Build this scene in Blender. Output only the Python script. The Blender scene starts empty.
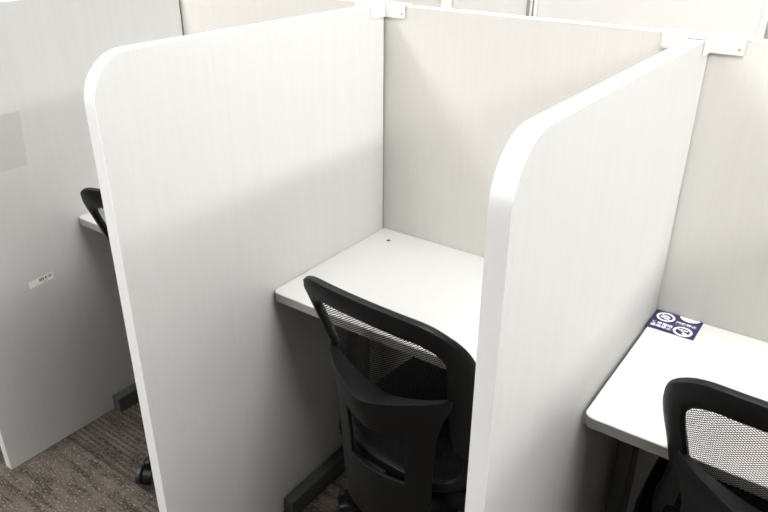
import bpy, bmesh, math, random
from mathutils import Vector, Matrix
random.seed(4)
S = bpy.context.scene
COL = S.collection
PI = math.pi

# ------------------------------------------------------------------ helpers
def link(name, me, mats, parent=None, smooth=False):
    o = bpy.data.objects.new(name, me); COL.objects.link(o)
    if not isinstance(mats, (list, tuple)): mats = [mats]
    for m in mats: me.materials.append(m)
    if parent: o.parent = parent
    if smooth:
        for p in me.polygons: p.use_smooth = True
        try: me.set_sharp_from_angle(angle=math.radians(40))
        except Exception: pass
    return o

def obj(name, bm, mats, parent=None, smooth=False):
    bmesh.ops.recalc_face_normals(bm, faces=bm.faces[:])
    me = bpy.data.meshes.new(name); bm.to_mesh(me); bm.free()
    return link(name, me, mats, parent, smooth)

def tag(o, label=None, cat=None, group=None, kind=None):
    if label: o['label'] = label
    if cat: o['category'] = cat
    if group: o['group'] = group
    if kind: o['kind'] = kind
    return o

def empty(name, loc, rz=0):
    o = bpy.data.objects.new(name, None); COL.objects.link(o)
    o.location = loc; o.rotation_euler = (0, 0, rz); o.empty_display_size = .05
    return o

def box(bm, x0, x1, y0, y1, z0, z1, bevel=0, seg=2, mi=0):
    r = bmesh.ops.create_cube(bm, size=1)
    vs = r['verts']
    for v in vs:
        v.co = Vector(((x0+x1)/2+v.co.x*(x1-x0), (y0+y1)/2+v.co.y*(y1-y0), (z0+z1)/2+v.co.z*(z1-z0)))
    fs = set(f for v in vs for f in v.link_faces)
    for f in fs: f.material_index = mi
    if bevel:
        es = list(set(e for v in vs for e in v.link_edges))
        bmesh.ops.bevel(bm, geom=es, offset=bevel, segments=seg, affect='EDGES', profile=.6)
    return bm

def bx(*a, **k): return box(bmesh.new(), *a, **k)

def loft(bm, rings, closed=True, cap=True, mi=0):
    R = [[bm.verts.new(p) for p in r] for r in rings]
    n = len(R[0])
    for a, b in zip(R, R[1:]):
        for i in range(n if closed else n-1):
            f = bm.faces.new((a[i], a[(i+1) % n], b[(i+1) % n], b[i])); f.material_index = mi
    if cap and closed:
        bm.faces.new(R[0][::-1]); bm.faces.new(R[-1])
    return R

def lathe(bm, prof, n=28, M=Matrix(), cap=True):
    rings = [[M @ Vector((r*math.cos(2*PI*i/n), r*math.sin(2*PI*i/n), z)) for i in range(n)] for r, z in prof]
    return loft(bm, rings, True, cap)

def tube(bm, pts, rad, n=10):
    pts = [Vector(p) for p in pts]; rings = []
    for i, p in enumerate(pts):
        t = (pts[min(i+1, len(pts)-1)]-pts[max(i-1, 0)]).normalized()
        a = t.cross(Vector((0, 0, 1)))
        if a.length < .01: a = Vector((1, 0, 0))
        a.normalize(); b = t.cross(a)
        r = rad[i] if isinstance(rad, (list, tuple)) else rad
        rings.append([p+a*r*math.cos(2*PI*k/n)+b*r*math.sin(2*PI*k/n) for k in range(n)])
    loft(bm, rings)

def prism(bm, poly, axis, a0, a1, mi=0):
    """extrude a 2-D outline along 'x', 'y' or 'z' from a0 to a1"""
    def P(q, a):
        return {'x': (a, q[0], q[1]), 'y': (q[0], a, q[1]), 'z': (q[0], q[1], a)}[axis]
    A = [bm.verts.new(P(q, a0)) for q in poly]; B = [bm.verts.new(P(q, a1)) for q in poly]
    n = len(poly)
    bm.faces.new(A[::-1]).material_index = mi; bm.faces.new(B).material_index = mi
    side = []
    for i in range(n):
        f = bm.faces.new((A[i], A[(i+1) % n], B[(i+1) % n], B[i])); f.material_index = mi; side.append(f)
    return side

# ------------------------------------------------------------------ materials
def mat(name, col, rough=.5, metal=0, spec=.5):
    m = bpy.data.materials.new(name); m.use_nodes = True
    b = m.node_tree.nodes['Principled BSDF']
    b.inputs['Base Color'].default_value = (*col, 1)
    b.inputs['Roughness'].default_value = rough
    b.inputs['Metallic'].default_value = metal
    b.inputs['Specular IOR Level'].default_value = spec
    return m

def nodes(m):
    nt = m.node_tree
    return nt, nt.nodes, nt.links, nt.nodes['Principled BSDF']

def mixc(nt, fac, a, b, blend='MIX'):
    n = nt.nodes.new('ShaderNodeMix'); n.data_type = 'RGBA'; n.blend_type = blend
    for inp, v in ((n.inputs[0], fac), (n.inputs[6], a), (n.inputs[7], b)):
        if hasattr(v, 'is_output'): nt.links.new(v, inp)
        else: inp.default_value = v if not isinstance(v, tuple) else (*v, 1)
    return n.outputs[2]

def ramp(nt, fac, p0, p1, c0=(0, 0, 0), c1=(1, 1, 1)):
    r = nt.nodes.new('ShaderNodeValToRGB')
    r.color_ramp.elements[0].position = p0; r.color_ramp.elements[1].position = p1
    r.color_ramp.elements[0].color = (*c0, 1); r.color_ramp.elements[1].color = (*c1, 1)
    nt.links.new(fac, r.inputs[0]); return r.outputs[0]

def noise(nt, vec, scale, detail=3, rough=.5):
    n = nt.nodes.new('ShaderNodeTexNoise'); n.inputs['Scale'].default_value = scale
    n.inputs['Detail'].default_value = detail; n.inputs['Roughness'].default_value = rough
    nt.links.new(vec, n.inputs['Vector']); return n.outputs[0]

def coord(nt, scale=(1, 1, 1), rot=(0, 0, 0)):
    t = nt.nodes.new('ShaderNodeNewGeometry'); mp = nt.nodes.new('ShaderNodeMapping')
    mp.inputs['Scale'].default_value = scale; mp.inputs['Rotation'].default_value = rot
    nt.links.new(t.outputs['Position'], mp.inputs['Vector']); return mp.outputs[0]

def bump(nt, b, h, strength, dist=.002):
    n = nt.nodes.new('ShaderNodeBump'); n.inputs['Strength'].default_value = strength
    n.inputs['Distance'].default_value = dist
    nt.links.new(h, n.inputs['Height']); nt.links.new(n.outputs[0], b.inputs['Normal'])

def laminate(name, base, dark):
    """pale printed wood-grain laminate, the grain running upright"""
    m = mat(name, base, .48, 0, .35); nt, N, L, b = nodes(m)
    n1 = noise(nt, coord(nt, (46, 46, 1.6)), 1.0, 5, .65)
    n2 = noise(nt, coord(nt, (210, 210, 9)), 1.0, 2, .6)
    f1 = ramp(nt, n1, .42, .72); f2 = ramp(nt, n2, .45, .75)
    c = mixc(nt, f1, base, tuple(x*.5+y*.5 for x, y in zip(base, dark)))
    sc = nt.nodes.new('ShaderNodeMath'); sc.operation = 'MULTIPLY'; sc.inputs[1].default_value = .5
    L.new(f2, sc.inputs[0])
    c = mixc(nt, sc.outputs[0], c, dark)
    L.new(c, b.inputs['Base Color']); return m

M = {}
M['lam'] = laminate('laminate', (.550, .551, .543), (.520, .519, .507))
M['lam_back'] = laminate('laminate_warm', (.565, .555, .525), (.535, .523, .487))
M['band'] = mat('edge_banding', (.82, .825, .83), .35)
M['bracket'] = mat('white_enamel', (.66, .652, .63), .35)
M['screw'] = mat('screw_metal', (.35, .34, .32), .35, .9)
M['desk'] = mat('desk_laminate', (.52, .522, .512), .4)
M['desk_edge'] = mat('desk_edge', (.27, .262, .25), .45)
M['hole'] = mat('dark_rubber', (.015, .015, .012), .7)
M['leg'] = mat('black_coated_steel', (.06, .062, .062), .4)
M['plastic'] = mat('black_plastic', (.0050, .0054, .006), .48, 0, .2)
M['plastic2'] = mat('black_plastic_matt', (.006, .0065, .007), .55, 0, .2)
M['fabric'] = mat('black_fabric', (.005, .005, .0055), .9, 0, .1)
M['rubber'] = mat('caster_rubber', (.011, .011, .012), .5)
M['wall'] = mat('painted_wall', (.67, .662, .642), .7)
M['wall_dim'] = mat('room_wall', (.16, .155, .15), .8)  # unseen walls, coloured dark to keep bounced light low
M['wall_grey'] = mat('grey_wall', (.30, .30, .255), .7)
M['trim'] = mat('white_trim', (.85, .85, .84), .4)
M['seal'] = mat('joint_seal', (.30, .27, .22), .6)
M['ceil'] = mat('ceiling_board', (.80, .79, .77), .8)
M['navy'] = mat('navy_print', (.015, .014, .066), .4)
M['ink'] = mat('white_print', (.85, .85, .88), .45)
M['paper'] = mat('label_paper', (.80, .79, .76), .5)
M['black_ink'] = mat('black_print', (.03, .03, .03), .5)
M['joint'] = mat('gap_shade_strip', (.09, .08, .06), .7)  # dark colour standing in for shade in the divider gap
M['skirt'] = mat('grey_skirting', (.25, .24, .22), .6)
M['fixture'] = mat('fixture_enamel', (.8, .8, .8), .4)

# clear film stuck to the left panel
m = mat('clear_film', (.55, .50, .38), .35); nt, N, L, b = nodes(m)
b.inputs['Alpha'].default_value = .055
M['film'] = m

# lamp diffuser (lit lamps give off light)
m = bpy.data.materials.new('lit_diffuser'); m.use_nodes = True; nt = m.node_tree
nt.nodes.clear(); e = nt.nodes.new('ShaderNodeEmission'); o_ = nt.nodes.new('ShaderNodeOutputMaterial')
e.inputs[0].default_value = (1, .985, .965, 1); e.inputs[1].default_value = 36.0
nt.links.new(e.outputs[0], o_.inputs[0]); M['lamp'] = m

# knitted mesh of the chair backs: a real hole pattern
m = mat('chair_mesh', (.006, .006, .0065), .7, 0, .15); nt, N, L, b = nodes(m)
uv = nt.nodes.new('ShaderNodeUVMap'); uv.uv_map = 'UVMap'
sep = nt.nodes.new('ShaderNodeSeparateXYZ'); L.new(uv.outputs[0], sep.inputs[0])
def mth(op, a, b_=None):
    n = nt.nodes.new('ShaderNodeMath'); n.operation = op
    for i, v in enumerate((a, b_)):
        if v is None: continue
        if hasattr(v, 'is_output'): L.new(v, n.inputs[i])
        else: n.inputs[i].default_value = v
    return n.outputs[0]
PX, PZ = .0074, .0056
su = mth('MULTIPLY', sep.outputs[0], 2*PI/PX); sv = mth('MULTIPLY', sep.outputs[1], 2*PI/PZ)
ca = mth('COSINE', mth('MULTIPLY', mth('ADD', su, sv), .5)); cb = mth('COSINE', mth('MULTIPLY', mth('SUBTRACT', su, sv), .5))
hole = mth('GREATER_THAN', mth('ABSOLUTE', mth('MULTIPLY', ca, cb)), .43)
al = mth('SUBTRACT', 1.0, hole)
L.new(al, b.inputs['Alpha']); M['mesh'] = m

# carpet tiles
m = mat('carpet_tiles', (.2, .17, .15), .95, 0, .1); nt, N, L, b = nodes(m)
pos = nt.nodes.new('ShaderNodeNewGeometry').outputs['Position']
sp = nt.nodes.new('ShaderNodeSeparateXYZ'); L.new(pos, sp.inputs[0])
X = mth('DIVIDE', mth('ADD', sp.outputs[0], .345+5), .5); Y = mth('DIVIDE', mth('ADD', sp.outputs[1], .667+5), .5)
cx = mth('FLOOR', X); cy = mth('FLOOR', Y); fx = mth('FRACT', X); fy = mth('FRACT', Y)
cell = nt.nodes.new('ShaderNodeCombineXYZ'); L.new(cx, cell.inputs[0]); L.new(cy, cell.inputs[1])
wn = nt.nodes.new('ShaderNodeTexWhiteNoise'); wn.noise_dimensions = '2D'; L.new(cell.outputs[0], wn.inputs['Vector'])
# long soft streaks across a tile, mottling and the loop rows
st1 = ramp(nt, noise(nt, coord(nt, (4.5, 40, 1)), 1, 3, .6), .46, .58)
blk = ramp(nt, noise(nt, coord(nt, (9, 15, 1)), 1, 2, .5), .45, .55)
rows = mth('SINE', mth('MULTIPLY', sp.outputs[1], 2*PI/.0175))
rows = mth('ADD', mth('MULTIPLY', rows, .5), .5)
odd = mth('MODULO', mth('ADD', cx, cy), 2.0)
even = mth('SUBTRACT', 1.0, odd)
loops = noise(nt, coord(nt, (95, 260, 1)), 1, 2, .8)
lp = ramp(nt, loops, .46, .62)
c = mixc(nt, blk, (.040, .031, .025), (.092, .077, .063))
c = mixc(nt, mth('MULTIPLY', st1, .55), c, (.150, .129, .107))
rowf = mth('MULTIPLY', mth('MULTIPLY', rows, mth('ADD', mth('MULTIPLY', odd, .85), .15)), .85)
c = mixc(nt, rowf, c, (.026, .021, .017))
c = mixc(nt, mth('MULTIPLY', lp, .55), c, (.165, .147, .126))
fleck = ramp(nt, noise(nt, coord(nt, (80, 230, 1)), 1, 1, .5), .64, .70)
c = mixc(nt, mth('MULTIPLY', fleck, mth('ADD', mth('MULTIPLY', even, .5), .15)), c, (.38, .34, .29))
def seam(f): return mth('GREATER_THAN', mth('ABSOLUTE', mth('SUBTRACT', f, .5)), .4955)
sm = mth('MAXIMUM', seam(fx), seam(fy))
c = mixc(nt, mth('MULTIPLY', sm, .8), c, (.03, .025, .022))
L.new(c, b.inputs['Base Color']); bump(nt, b, loops, .8, .004); M['carpet'] = m

# ceiling board: fine pinholes
m = M['ceil']; nt, N, L, b = nodes(m)
c = mixc(nt, ramp(nt, noise(nt, coord(nt, (60, 60, 60)), 1, 2), .62, .7), (.75, .74, .73), (.6, .59, .58)); L.new(c, b.inputs['Base Color'])
# desk laminate and walls: slight mottling
for k, amt in (('desk', .015), ('wall', .03)):
    m = M[k]; nt, N, L, b = nodes(m); base = tuple(b.inputs['Base Color'].default_value)[:3]
    c = mixc(nt, noise(nt, coord(nt, (5, 5, 5)), 1, 3), tuple(x-amt for x in base), tuple(x+amt for x in base)); L.new(c, b.inputs['Base Color'])

# ------------------------------------------------------------------ dimensions
H = 1.341; T = .0306; BAY = .7927; DEP = .8552; RAD = .088
XB = 0.0; XC = BAY-.0026; XA = -BAY       # right faces of the dividers
RX0, RX1, RY0, RY1, CZ = -4.2, 4.4, -4.2, 1.05, 2.6

# ------------------------------------------------------------------ the room
def struct(name, bm, m, label=None, parent=None):
    o = obj(name, bm, m, parent)
    if not parent: o['kind'] = 'structure'
    if label: o['label'] = label
    return o
struct('floor', bx(RX0, RX1, RY0, RY1, -.1, 0), M['carpet'], 'brown grey striped loop pile carpet tiles')
struct('ceiling', bx(RX0, RX1, RY0, RY1, CZ, CZ+.1), M['ceil'], 'pale ceiling boards above the study booths')
struct('wall_back', bx(RX0, RX1, RY1, RY1+.1, 0, CZ), M['wall'], 'cream wall behind the study booths')
struct('wall_left', bx(RX0-.1, RX0, RY0, RY1, 0, CZ), M['wall_dim'], 'unseen wall left of the booths, darkened to cut bounced light')
struct('wall_right', bx(RX1, RX1+.1, RY0, RY1, 0, CZ), M['wall_dim'], 'unseen wall right of the booths, darkened to cut bounced light')
struct('wall_front', bx(RX0, RX1, RY0-.1, RY0, 0, CZ), M['wall_dim'], 'unseen wall facing the booths, darkened to cut bounced light')
def trim(i, x0, x1, th, m, label):
    struct('trim_%d' % i, bx(x0, x1, RY1-th, RY1, 0, CZ, bevel=.002, seg=1), m, label)
trim(1, -.462, -.417, .02, M['trim'], 'white upright trim on the back wall')
trim(2, -.092, -.078, .010, M['seal'], 'grey brown upright joint in the back wall')
trim(3, -.077, -.070, .014, M['trim'], 'thin white upright strip in the back wall joint')
trim(4, -.069, -.061, .010, M['seal'], 'thin dark strip in the back wall joint')
trim(5, -.060, -.052, .016, M['trim'], 'thin white upright edge beside the wall joint')
trim(6, .709, .730, .006, M['trim'], 'white upright trim beside the grey wall surface')
struct('trim_7', bx(.7305, RX1-.6, RY1-.012, RY1, 0, CZ), M['wall_grey'], 'grey green wall surface right of the white trim')

# ------------------------------------------------------------------ ceiling lights (three inferred rows plus two fixtures added to balance brightness)
def lit(p):
    m = M['lamp'].copy(); m.name = 'lit_diffuser_%d' % p
    m.node_tree.nodes['Emission'].inputs[1].default_value = p; return m
def lamp(x, y, label, power):
    t = empty('ceiling_light', (x, y, CZ)); tag(t, label, 'ceiling light', 'fluorescent lights on the ceiling')
    bm = bmesh.new(); prism(bm, [(-.30, 0), (-.27, -.05), (.27, -.05), (.30, 0)], 'y', -.62, .62)
    obj('housing', bm, M['fixture'], t)
    obj('diffuser', bx(-.24, .24, -.6, .6, -.062, -.0505, bevel=.004), lit(power), t)
for x, y, pw, lb in ((-1.0, -.42, 24, 'long ceiling light over the left booths, nearer the back wall'),
                     (-1.0, -1.72, 20, 'long ceiling light over the aisle left of the booths'),
                     (-.3, -3.0, 52, 'unseen bright ceiling light added far out over the aisle'),  # off the inferred rows, added to balance the brightness
                     (1.0, -.42, 33, 'long ceiling light straight above the right booth'),
                     (2.2, -.42, 8, 'unseen dim ceiling light added right of the booths'),  # off the inferred rows, added to lift the divider faces
                     (3.4, -.42, 56, 'long bright ceiling light at the far right, nearer the back wall'),
                     (3.4, -1.72, 44, 'long bright ceiling light at the far right, over the aisle')):
    lamp(x, y, lb, pw)

# ------------------------------------------------------------------ booth dividers
def divider(xr, label):
    """xr = right face; a slab with the top front corner rounded"""
    t = empty('divider_panel', (xr-T/2, 0, 0)); tag(t, label, 'partition', 'upright dividers between the study booths', 'thing')
    bw = .0005
    n = 16
    arc = [(-DEP+RAD-RAD*math.sin(a), H-RAD+RAD*math.cos(a)) for a in [PI/2*i/n for i in range(n+1)]]
    inner = [(-DEP+RAD-(RAD-bw)*math.sin(a), H-RAD+(RAD-bw)*math.cos(a)) for a in [PI/2*i/n for i in range(n+1)]]
    poly = [(-.005, 0), (-.005, H-bw)] + inner + [(-DEP+bw, 0)]
    bm = bmesh.new(); prism(bm, poly, 'x', -T/2, T/2)
    obj('board', bm, M['lam'], t)
    out = [(-.005, H)] + arc + [(-DEP, 0)]; inn = [(-.005, H-bw)] + inner + [(-DEP+bw, 0)]
    bm = bmesh.new(); e = 0
    rings = []
    for o_, i_ in zip(out, inn):
        rings.append([(-T/2-e, i_[0], i_[1]), (-T/2-e, o_[0], o_[1]), (T/2+e, o_[0], o_[1]), (T/2+e, i_[0], i_[1])])
    loft(bm, rings); ob = obj('edge_band', bm, M['band'], t, smooth=True)
    ob['label'] = 'bright white edge strip'
    obj('gap_shade_strip', bx(-T/2+.002, T/2-.002, -.0045, .0002, 0, H-.004), M['joint'], t)['label'] = 'thin dark strip added as shade in the corner gap'  # dark filler added so the open gap reads as shaded
    return t
divider(XA, 'off-white left divider panel with a small barcode label and its foot on the carpet')
divider(XB, 'off-white middle divider panel with rounded top corner, left of the empty white desk')
divider(2*BAY, 'off-white far right divider panel closing the booth with the navy sticker')
divider(XC, 'off-white right divider panel between the middle booth and the desk with a navy sticker')

def back_panel(x0, x1, label):
    t = empty('back_panel', ((x0+x1)/2, .0005, 0)); tag(t, label, 'partition', 'back panels of the study booths', 'thing')
    w = (x1-x0)/2-.0006
    obj('board', bx(-w, w, 0, .0285, 0, H-.0015), M['lam_back'], t)
    ob = obj('edge_band', bx(-w, w, -.0004, .029, H-.0015, H), M['band'], t); ob['label'] = 'bright white edge strip'
back_panel(XA-T/2, XB-T/2, 'off-white back panel of the left booth seen above the middle divider')
back_panel(XB-T/2, XC-T/2, 'off-white back panel of the middle booth behind the whole desk')
back_panel(XC-T/2, 2*BAY-T/2, 'off-white back panel of the right booth behind the navy sticker')

# joint covers: folded white caps where divider and back panels meet
def bracket(xr, label):
    xc = xr-T/2
    t = empty('joint_bracket', (xc, 0, H)); tag(t, label, 'bracket', 'white caps on the panel joints')
    h = .030; g = .0022; th = .0014; W = .079; A = .061; hw = T/2+g
    bm = bmesh.new()
    box(bm, -W, W, -g, .029+g, .0022, .0022+th)                  # cap over the back panels
    box(bm, -hw, hw, -A, -g, .0022, .0022+th)                   # cap over the divider
    box(bm, -hw, -hw+th, -A, -g, -h, .0024)                     # cheeks
    box(bm, hw-th, hw, -A, -g, -h, .0024)
    def wing(s):
        x0, x1 = hw*s, W*s
        r = .004
        poly = [(x0, .0024), (x0, -h), (x1-s*r, -h), (x1-s*r*.3, -h+r*.3), (x1, -h+r), (x1, .0024)]
        if s < 0: poly = poly[::-1]
        prism(bm, poly, 'y', -g-th, -g)
    wing(-1); wing(1)
    box(bm, -W, W, .029+g, .029+g+th, -h, .0024)
    obj('cap', bm, M['bracket'], t)
    for s in (1,):
        b2 = bmesh.new()
        lathe(b2, [(.0028, 0), (.0028, .0008), (.0015, .0014)], 12, Matrix.Translation((s*.070, -g-th, -.019)) @ Matrix.Rotation(PI/2, 4, 'X'))
        obj('screw', b2, M['screw'], t)
bracket(XA, 'white joint cap on top of the left divider')
bracket(XB, 'white joint cap on top of the middle divider at the back corner')
bracket(XC, 'white joint cap with a screw on top of the right divider')

# ------------------------------------------------------------------ desks
def rounded(x0, x1, y0, y1, r, n=6):
    """plan outline, front corners (y0) rounded"""
    p = [(x0, y1)]
    p += [(x0+r-r*math.cos(a), y0+r-r*math.sin(a)) for a in [PI/2*i/n for i in range(n+1)]]
    p += [(x1-r+r*math.sin(a), y0+r-r*math.cos(a)) for a in [PI/2*i/n for i in range(n+1)]]
    p += [(x1, y1)]
    return p
DZ = .72
def desk(x0, dy, label, hole=True, skew=0):
    w = BAY-T-.006-skew
    t = empty('desk', (x0+.001+skew, 0, 0)); tag(t, label, 'desk', 'desks in the study booths')
    y0 = -.4706+dy; r = .018
    bm = bmesh.new()
    o1 = rounded(0, w, y0, -.001, r); o2 = rounded(.002, w-.002, y0+.002, -.001, r-.002)
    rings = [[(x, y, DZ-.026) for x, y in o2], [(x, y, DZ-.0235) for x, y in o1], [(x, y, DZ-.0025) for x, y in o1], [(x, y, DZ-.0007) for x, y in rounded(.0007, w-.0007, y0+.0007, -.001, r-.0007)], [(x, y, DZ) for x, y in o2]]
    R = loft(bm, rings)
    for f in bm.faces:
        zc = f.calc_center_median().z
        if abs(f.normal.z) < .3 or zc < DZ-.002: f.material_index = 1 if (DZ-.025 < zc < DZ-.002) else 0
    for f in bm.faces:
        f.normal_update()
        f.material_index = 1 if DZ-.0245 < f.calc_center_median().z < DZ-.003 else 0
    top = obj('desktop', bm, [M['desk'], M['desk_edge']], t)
    if hole:
        b2 = bmesh.new(); lathe(b2, [(.0055, DZ), (.0055, DZ+.0004), (.0035, DZ+.0004), (.0035, DZ+.0002)], 20, Matrix.Translation((.062, -.065, 0)))
        h = obj('cable_hole', b2, M['hole'], top); h['label'] = 'small dark round hole cover'
    for s in (0, 1):
        xa = .004 if s == 0 else w-.044
        lg = bx(xa+.006, xa+.044, -.20, -.13, .05, DZ-.027, bevel=.008, seg=3)
        # slanting gusset under the top, reaching to the front and to the back
        box(lg, xa+.006, xa+.034, -.40, -.04, DZ-.052, DZ-.0265, bevel=.003)
        prism(lg, [(-.30, DZ-.05), (-.20, DZ-.13), (-.19, DZ-.05)], 'x', xa+.012, xa+.028)
        L_ = obj('leg', lg, M['leg'], t)
        ft = bx(xa, xa+.036, -.490, -.03, .002, .058, bevel=.004)
        f_ = obj('foot', ft, M['leg'], L_)
        for yy in (-.46, -.06):
            b2 = bmesh.new(); lathe(b2, [(.013, 0), (.013, .007)], 16, Matrix.Translation((xa+.018, yy, 0)))
            obj('glide', b2, M['rubber'], L_)
    obj('crossbar', bx(.042, w-.042, -.175, -.155, DZ-.10, DZ-.045, bevel=.003), M['leg'], t)
    return t
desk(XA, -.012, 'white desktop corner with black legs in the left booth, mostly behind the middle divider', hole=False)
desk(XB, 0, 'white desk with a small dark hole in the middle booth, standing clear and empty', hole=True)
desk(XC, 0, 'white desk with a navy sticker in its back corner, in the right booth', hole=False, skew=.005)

# ------------------------------------------------------------------ mesh-back office chair
def crom(pts, per):
    n = len(pts); out = []
    for i in range(n):
        p0, p1, p2, p3 = [Vector(pts[(i+k-1) % n]) for k in range(4)]
        for j in range(per):
            t = j/per
            out.append(.5*((2*p1)+(-p0+p2)*t+(2*p0-5*p1+4*p2-p3)*t*t+(-p0+3*p1-3*p2+p3)*t**3))
    return out
half = [(0, .947), (.075, .946), (.128, .941), (.163, .924), (.187, .894), (.197, .851), (.194, .80), (.183, .74), (.175, .68), (.180, .62), (.190, .565), (.178, .515), (.13, .485)]
outline = half + [(0, .48)] + [(-x, z) for x, z in half[:0:-1]]
loop = crom(outline, 5)
def sy(u, z, off=0):
    lean = -.225-.32*(z-.68) if z > .68 else -.225-.05*(z-.68)
    wrap = .034+.045*max(0, min(1, (.92-z)/.3)); t_ = abs(u)/.19
    return lean + wrap*(.4*t_**2+.6*t_**4) - off
def fw(u, z):
    if z > .86: return .044 + .013*min(1, (z-.86)/.07)
    if z > .6: return .043
    return .032
def inward(i):
    n = len(loop); a, b = loop[(i-1) % n], loop[(i+1) % n]
    t = (b-a).normalized(); return Vector((t.y, -t.x))
def make_chair():
    t = empty('office_chair', (0, 0, 0))
    n = len(loop); sgn = 1
    c = inward(2)
    if c.dot(Vector((0, -1))) < 0: sgn = -1
    # perimeter frame: flattened tube with a crisp outer lip
    bm = bmesh.new(); rings = []
    prof = [(0, -.2), (.04, .55), (.22, .95), (.55, 1), (.85, .8), (1, .25), (1, -.5), (.75, -.95), (.3, -1), (.05, -.75)]
    inner = []
    for i in range(n):
        p = loop[i]; nn = inward(i)*sgn; w = fw(*p)
        ring = []
        for a, d in prof:
            q = p+nn*w*a
            ring.append((q.x, sy(q.x, q.y)-d*.0125, q.y))
        rings.append(ring)
        inner.append(p+nn*w*.8)
    rings.append(rings[0]); 
    loft(bm, rings, cap=False); bmesh.ops.remove_doubles(bm, verts=bm.verts[:], dist=1e-6)
    obj('back_frame', bm, M['plastic'], t, smooth=True)
    # mesh panel filling the frame
    bm = bmesh.new(); uvl = bm.loops.layers.uv.new('UVMap')
    cz = .70
    K = 10; prev = None; co = {}
    for k in range(K+1):
        f = k/K
        ring = []
        for q in inner:
            u = q.x*f; z = cz+(q.y-cz)*f
            v = bm.verts.new((u, sy(u, z)-.001, z)) if k else None
            if v: co[v] = (u, z)
            ring.append(v)
        if k == 0:
            c0 = bm.verts.new((0, sy(0, cz)-.001, cz)); co[c0] = (0, cz)
        elif k == 1:
            for i in range(n): bm.faces.new((c0, ring[i], ring[(i+1) % n]))
        else:
            for i in range(n): bm.faces.new((prev[i], ring[i], ring[(i+1) % n], prev[(i+1) % n]))
        prev = ring
    for f in bm.faces:
        for l in f.loops: l[uvl].uv = co[l.vert]
    obj('back_mesh', bm, M['mesh'], t, smooth=True)
    # rear support: ridge sagging towards the middle, two columns round a lower opening
    bm = bmesh.new()
    U = [-1+2*i/24 for i in range(25)]
    def row(wd, zf, offf):
        return [(u*wd(u) if callable(wd) else u*wd, sy(u*(wd if not callable(wd) else wd(u)), zf(u), offf(u)), zf(u)) for u in U]
    c2 = lambda u: 1-(u*u+.012)**.55/1.0066
    rows = [row(.152, lambda u: .745-.058*c2(u), lambda u: .002),
            row(.155, lambda u: .748-.022*c2(u), lambda u: .012+.066*c2(u)),
            row(.153, lambda u: .735-.027*c2(u), lambda u: .016+.066*c2(u)),
            row(.140, lambda u: .700-.035*c2(u), lambda u: .030+.040*c2(u)),
            row(.128, lambda u: .655-.015*c2(u), lambda u: .034+.028*c2(u)),
            row(.122, lambda u: .585, lambda u: .034+.022*c2(u)),
            row(.120, lambda u: .515+.012*c2(u), lambda u: .034+.022*c2(u)),
            row(.118, lambda u: .44, lambda u: .034+.02*c2(u)),
            row(.112, lambda u: .355, lambda u: .03+.018*c2(u)),
            row(.09, lambda u: .335, lambda u: .01+.004*c2(u))]
    G = [[bm.verts.new(p) for p in r] for r in rows]
    for a in range(len(G)-1):
        for i in range(24):
            if a in (4, 5) and 5 <= i < 19: continue
            bm.faces.new((G[a][i], G[a][i+1], G[a+1][i+1], G[a+1][i]))
    bmesh.ops.recalc_face_normals(bm, faces=bm.faces[:])
    o = obj('back_support', bm, M['plastic'], t, smooth=True)
    md = o.modifiers.new('s', 'SOLIDIFY'); md.thickness = .008; md.offset = 0
    md = o.modifiers.new('b', 'BEVEL'); md.width = .002; md.segments = 2; md.limit_method = 'ANGLE'
    # seat
    bm = bmesh.new()
    def sq(a, b, z, yo=0, e=4.5, m=40):
        r = []
        for i in range(m):
            th = 2*PI*i/m; c_, s_ = math.cos(th), math.sin(th)
            r.append((a*abs(c_)**(2/e)*math.copysign(1, c_), yo+b*abs(s_)**(2/e)*math.copysign(1, s_), z))
        return r
    loft(bm, [sq(.205, .19, .432, .025), sq(.222, .212, .438, .025), sq(.230, .220, .455, .025), sq(.230, .220, .470, .025), sq(.222, .212, .486, .025), sq(.19, .18, .493, .025), sq(.09, .09, .49, .025)])
    obj('seat', bm, M['fabric'], t, smooth=True)
    bm = bmesh.new(); loft(bm, [sq(.15, .15, .405, .02), sq(.205, .19, .415, .025), sq(.212, .20, .431, .025)])
    obj('seat_pan', bm, M['plastic2'], t, smooth=True)
    bm = bx(-.06, .06, -.25, .09, .365, .406, bevel=.008)
    tube(bm, [(.05, .03, .385), (.16, .03, .385), (.20, .03, .38)], [.006, .006, .009])
    obj('tilt_mechanism', bm, M['plastic2'], t)
    bm = bmesh.new(); lathe(bm, [(.030, .12), (.030, .24), (.027, .245), (.027, .27), (.016, .272), (.016, .37)])
    obj('gas_column', bm, M['plastic2'], t, smooth=True)
    return t

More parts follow.
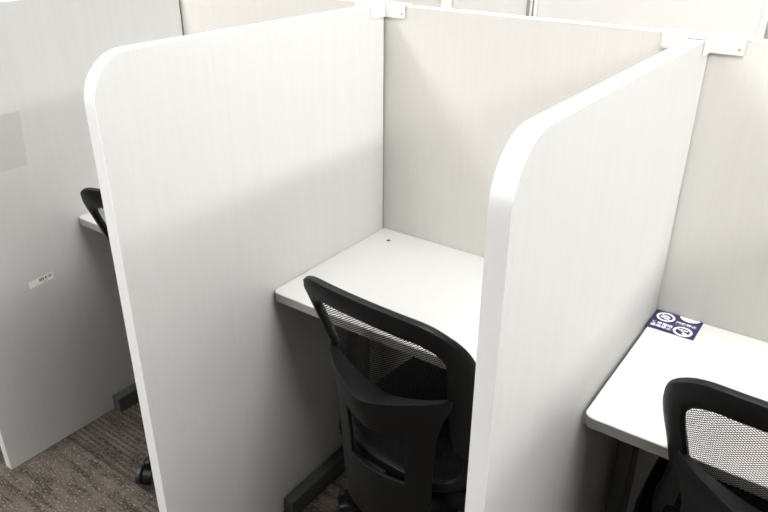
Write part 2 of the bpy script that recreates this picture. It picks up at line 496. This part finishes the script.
def base_parts(t, ang0, R=.292):
    """five star legs and their twin-wheel casters"""
    bm = bmesh.new(); lathe(bm, [(.034, .075), (.042, .085), (.042, .13), (.034, .14)])
    for k in range(5):
        a = ang0+2*PI*k/5; c_, s_ = math.cos(a), math.sin(a)
        rings = []
        for r, w, z, h in ((.03, .022, .108, .024), (.12, .020, .103, .020), (.22, .017, .090, .017), (R, .016, .075, .012), (R+.012, .011, .072, .009)):
            rings.append([(r*c_-s_*w*x, r*s_+c_*w*x, z+h*y) for x, y in ((-1, -.7), (-.75, .6), (0, 1), (.75, .6), (1, -.7), (0, -1))])
        loft(bm, rings)
    obj('star_base', bm, M['plastic'], t, smooth=True)
    for k in range(5):
        a = ang0+2*PI*k/5; px, py = R*math.cos(a), R*math.sin(a)
        ca_ = a+(.6, -.9, .3, 1.2, -.4)[k]
        Mx = Matrix.Translation((px, py, 0)) @ Matrix.Rotation(ca_, 4, 'Z')
        bm = bmesh.new()
        lathe(bm, [(.006, .045), (.006, .070)], 12, Mx)
        pr = [(.024*math.cos(b)+.008, .026+.027*math.sin(b)) for b in [PI*i/10*1.05-.1 for i in range(11)]]
        rings = []
        for yy, s in ((-.017, .86), (-.013, 1), (.013, 1), (.017, .86)):
            rings.append([Mx @ Vector((.008+(q[0]-.008)*s, yy, .026+(q[1]-.026)*s)) for q in pr])
        loft(bm, rings)
        cst = obj('caster', bm, M['plastic'], t, smooth=True)
        for s in (-1, 1):
            bm = bmesh.new()
            Mw = Mx @ Matrix.Translation((.008, s*.0255, .0292)) @ Matrix.Rotation(PI/2, 4, 'X')
            lathe(bm, [(.008, -.009), (.026, -.0085), (.029, -.005), (.029, .005), (.026, .0085), (.008, .009)], 22, Mw)
            obj('wheel', bm, M['rubber'], cst, smooth=True)
    return t

GRP = 'black mesh-back chairs in the study booths'
ch = make_chair(); proto_parts = list(ch.children)
def place(x, y, rz, dz, base_deg, label, first=False, R=.305):
    if first: r = ch
    else:
        r = ch.copy(); COL.objects.link(r)
        for p in proto_parts:
            q = p.copy(); COL.objects.link(q); q.parent = r
    r.location = (x, y, dz); r.rotation_euler = (0, 0, math.radians(rz))
    base_parts(r, math.radians(base_deg-rz), R)
    tag(r, label, 'chair', GRP)
    return r
place(.46, -.378, -4, 0, 180, 'black mesh-back office chair pushed up to the whole desk in the middle booth', True)
place(1.129, -.285, 0, .008, -90, 'black mesh-back office chair at the right edge, before the desk with the sticker', R=.292)
place(-.362, -.335, 15, .012, -96, 'black office chair in the left booth, only its back corner and a wheel showing')

# ------------------------------------------------------------------ stickers
def text_mesh(txt, size):
    cu = bpy.data.curves.new('lettering', 'FONT'); cu.body = txt; cu.size = size
    cu.align_x = 'LEFT'; cu.offset = size*.018
    o = bpy.data.objects.new('lettering', cu); COL.objects.link(o)
    bpy.context.view_layer.update()
    dg = bpy.context.evaluated_depsgraph_get()
    me = bpy.data.meshes.new_from_object(o.evaluated_get(dg))
    bpy.data.objects.remove(o); bpy.data.curves.remove(cu)
    xs = [v.co.x for v in me.vertices]; ys = [v.co.y for v in me.vertices]
    return me, (min(xs), max(xs), min(ys), max(ys))
def put_text(name, txt, x0, x1, y0, y1, z, m, parent, to3=None):
    me, (a, b, c, d) = text_mesh(txt, .02)
    for v in me.vertices:
        x = x0+(v.co.x-a)/(b-a)*(x1-x0); y = y0+(v.co.y-c)/(d-c)*(y1-y0)
        v.co = to3(x, y, z) if to3 else (x, y, z)
    me.materials.clear()
    return link(name, me, m, parent)

sx, syy = XC+.0015, -.0900
st = empty('notice_sticker', (sx, syy, DZ)); tag(st, 'navy blue sticker with white symbols and lettering on the right desk', 'sticker')
SW, SH = .1045, .0896
obj('sheet', bx(0, SW, 0, SH, .0001, .0007), M['navy'], st)
zt = .00085
def annulus(bm, cx, cy, r0, r1, z, n=40, a0=0, a1=2*PI):
    v = []
    for i in range(n+1):
        a = a0+(a1-a0)*i/n
        v.append((bm.verts.new((cx+r0*math.cos(a), cy+r0*math.sin(a), z)), bm.verts.new((cx+r1*math.cos(a), cy+r1*math.sin(a), z))))
    for p, q in zip(v, v[1:]): bm.faces.new((p[0], p[1], q[1], q[0]))
def disc(bm, cx, cy, r, z, n=32, clip=None):
    pts = [(cx+r*math.cos(2*PI*i/n), cy+r*math.sin(2*PI*i/n)) for i in range(n)]
    if clip: pts = [(x, min(y, clip)) for x, y in pts]
    bm.faces.new([bm.verts.new((x, y, z)) for x, y in pts])
def quad(bm, pts, z): bm.faces.new([bm.verts.new((x, y, z)) for x, y in pts])
def barq(bm, x0, y0, x1, y1, w, z):
    d = Vector((x1-x0, y1-y0)).normalized(); n = Vector((-d.y, d.x))*w/2
    quad(bm, [(x0+n.x, y0+n.y), (x0-n.x, y0-n.y), (x1-n.x, y1-n.y), (x1+n.x, y1+n.y)], z)
# first symbol: ring, slash and a handset-like shape
def symbol(cx, cy, r, kind):
    bm = bmesh.new(); annulus(bm, cx, cy, r*.74, r, zt)
    if kind == 0:
        barq(bm, cx-r*.5, cy+r*.5, cx+r*.5, cy-r*.5, r*.16, zt)
        annulus(bm, cx, cy-r*.1, r*.30, r*.5, zt, 24, .2, 2.4)
        quad(bm, [(cx-r*.1, cy-r*.5), (cx+r*.4, cy-r*.45), (cx+r*.4, cy-r*.1), (cx-r*.1, cy-r*.15)], zt)
        disc(bm, cx-r*.35, cy-r*.1, r*.2, zt, 16)
    else:
        disc(bm, cx-r*.12, cy+r*.22, r*.27, zt, 16)
        barq(bm, cx-r*.55, cy+r*.35, cx+r*.55, cy-r*.42, r*.17, zt)
        quad(bm, [(cx-r*.1, cy+r*.1), (cx+r*.45, cy+r*.2), (cx+r*.5, cy+r*.45), (cx+r*.05, cy+r*.45)], zt)
        quad(bm, [(cx+r*.1, cy-r*.6), (cx+r*.45, cy-r*.4), (cx+r*.25, cy-r*.15), (cx-r*.02, cy-r*.3)], zt)
    o = obj('symbol', bm, M['ink'], st); o['label'] = 'white round prohibition symbol'
symbol(.0275, .0645, .0205, 0)
symbol(.076, .023, .0205, 1)
bm = bmesh.new(); disc(bm, .0755, .0945, .0235, zt, 40, clip=SH-.0012)
o = obj('corner_panel', bm, M['ink'], st); o['label'] = 'white half round area at the rear edge'
put_text('lettering', '撮影禁止', .0525, .0975, .0515, .062, zt, M['ink'], st)
bm = bmesh.new(); quad(bm, [(.053, .0455), (.096, .0455), (.096, .0475), (.053, .0475)], zt)
M['ink2'] = mat('pale_blue_print', (.14, .14, .32), .45)
obj('fine_print', bm, M['ink2'], st)
put_text('lettering', '携帯電話', .006, .0525, .0245, .036, zt, M['ink'], st)
put_text('lettering', '使用禁止', .006, .0525, .0115, .023, zt, M['ink'], st)

# barcode label on the left divider: built in a local frame (along, up), then laid on the face
pa, pb, pc = Vector((-.6685, .5725)), Vector((-.592, .5785)), Vector((-.6665, .5525))
al_ = empty('barcode_label', (XA+.0004, pa.x, .552)); tag(al_, 'small pale barcode label stuck on the left divider panel above the carpet', 'label')
ex = (pb-pa).normalized(); ez = Vector((-ex.y, ex.x)); LW = (pb-pa).length; LH = .0215
org = Vector((0, .0005))
def on_a(x, y, z): return Vector((z, org.x+ex.x*x+ez.x*y, org.y+ex.y*x+ez.y*y))
def patch(bm, x0, x1, y0, y1, z0, z1):
    r = [[on_a(x, y, z) for x, y in ((x0, y0), (x1, y0), (x1, y1), (x0, y1))] for z in (z0, z1)]
    loft(bm, r)
bm = bmesh.new(); patch(bm, 0, LW, 0, LH, 0, .0004); obj('sheet', bm, M['paper'], al_)
bm = bmesh.new(); x = LW*.42
random.seed(11)
while x < LW*.955:
    w = random.choice((.0006, .0009, .0013, .0018)); 
    g = random.choice((.0006, .0008, .0013))
    if abs((x-LW*.42)/(LW*.535)-.33) < .035 or abs((x-LW*.42)/(LW*.535)-.66) < .03: g = .0025
    patch(bm, x, min(x+w, LW*.96), LH*.36, LH*.86, .00045, .0006); x += w+g
obj('barcode', bm, M['black_ink'], al_)
put_text('number', '10047', LW*.56, LW*.76, LH*.10, LH*.25, .0006, M['black_ink'], al_, on_a)

# clear sheet on the left divider, cut by the left edge of the view
fs = empty('plastic_sheet', (XA+.0006, -.66, .915)); tag(fs, 'faint yellowish clear plastic sheet stuck high on the left divider panel', 'plastic sheet')
bm = bmesh.new(); prism(bm, [(-.10, -.002), (.066, 0), (.077, .149), (-.10, .146)], 'x', 0, .0004)
obj('film', bm, M['film'], fs)

# ------------------------------------------------------------------ camera
cam = bpy.data.cameras.new('camera'); co_ = bpy.data.objects.new('camera', cam); COL.objects.link(co_)
yaw, pitch, roll, F = .619277, -.462446, .006290, 712.58
fwd = Vector((-math.sin(yaw)*math.cos(pitch), math.cos(yaw)*math.cos(pitch), math.sin(pitch)))
rt = Vector((math.cos(yaw), math.sin(yaw), 0)); up = rt.cross(fwd)
r2 = rt*math.cos(roll)+up*math.sin(roll); u2 = -rt*math.sin(roll)+up*math.cos(roll)
mw = Matrix((r2, u2, -fwd)).transposed().to_4x4(); mw.translation = (1.106909, -1.550265, 1.575944)
co_.matrix_world = mw
cam.sensor_width = 36; cam.lens = F/768*36; cam.clip_start = .02
S.camera = co_

# ------------------------------------------------------------------ world, colour
w = bpy.data.worlds.new('world'); S.world = w; w.use_nodes = True
w.node_tree.nodes['Background'].inputs[0].default_value = (.9, .92, 1, 1)
w.node_tree.nodes['Background'].inputs[1].default_value = .3
S.view_settings.view_transform = 'Standard'; S.view_settings.look = 'None'
S.view_settings.gamma = 1; S.view_settings.use_curve_mapping = False
S.view_settings.exposure = -0.20
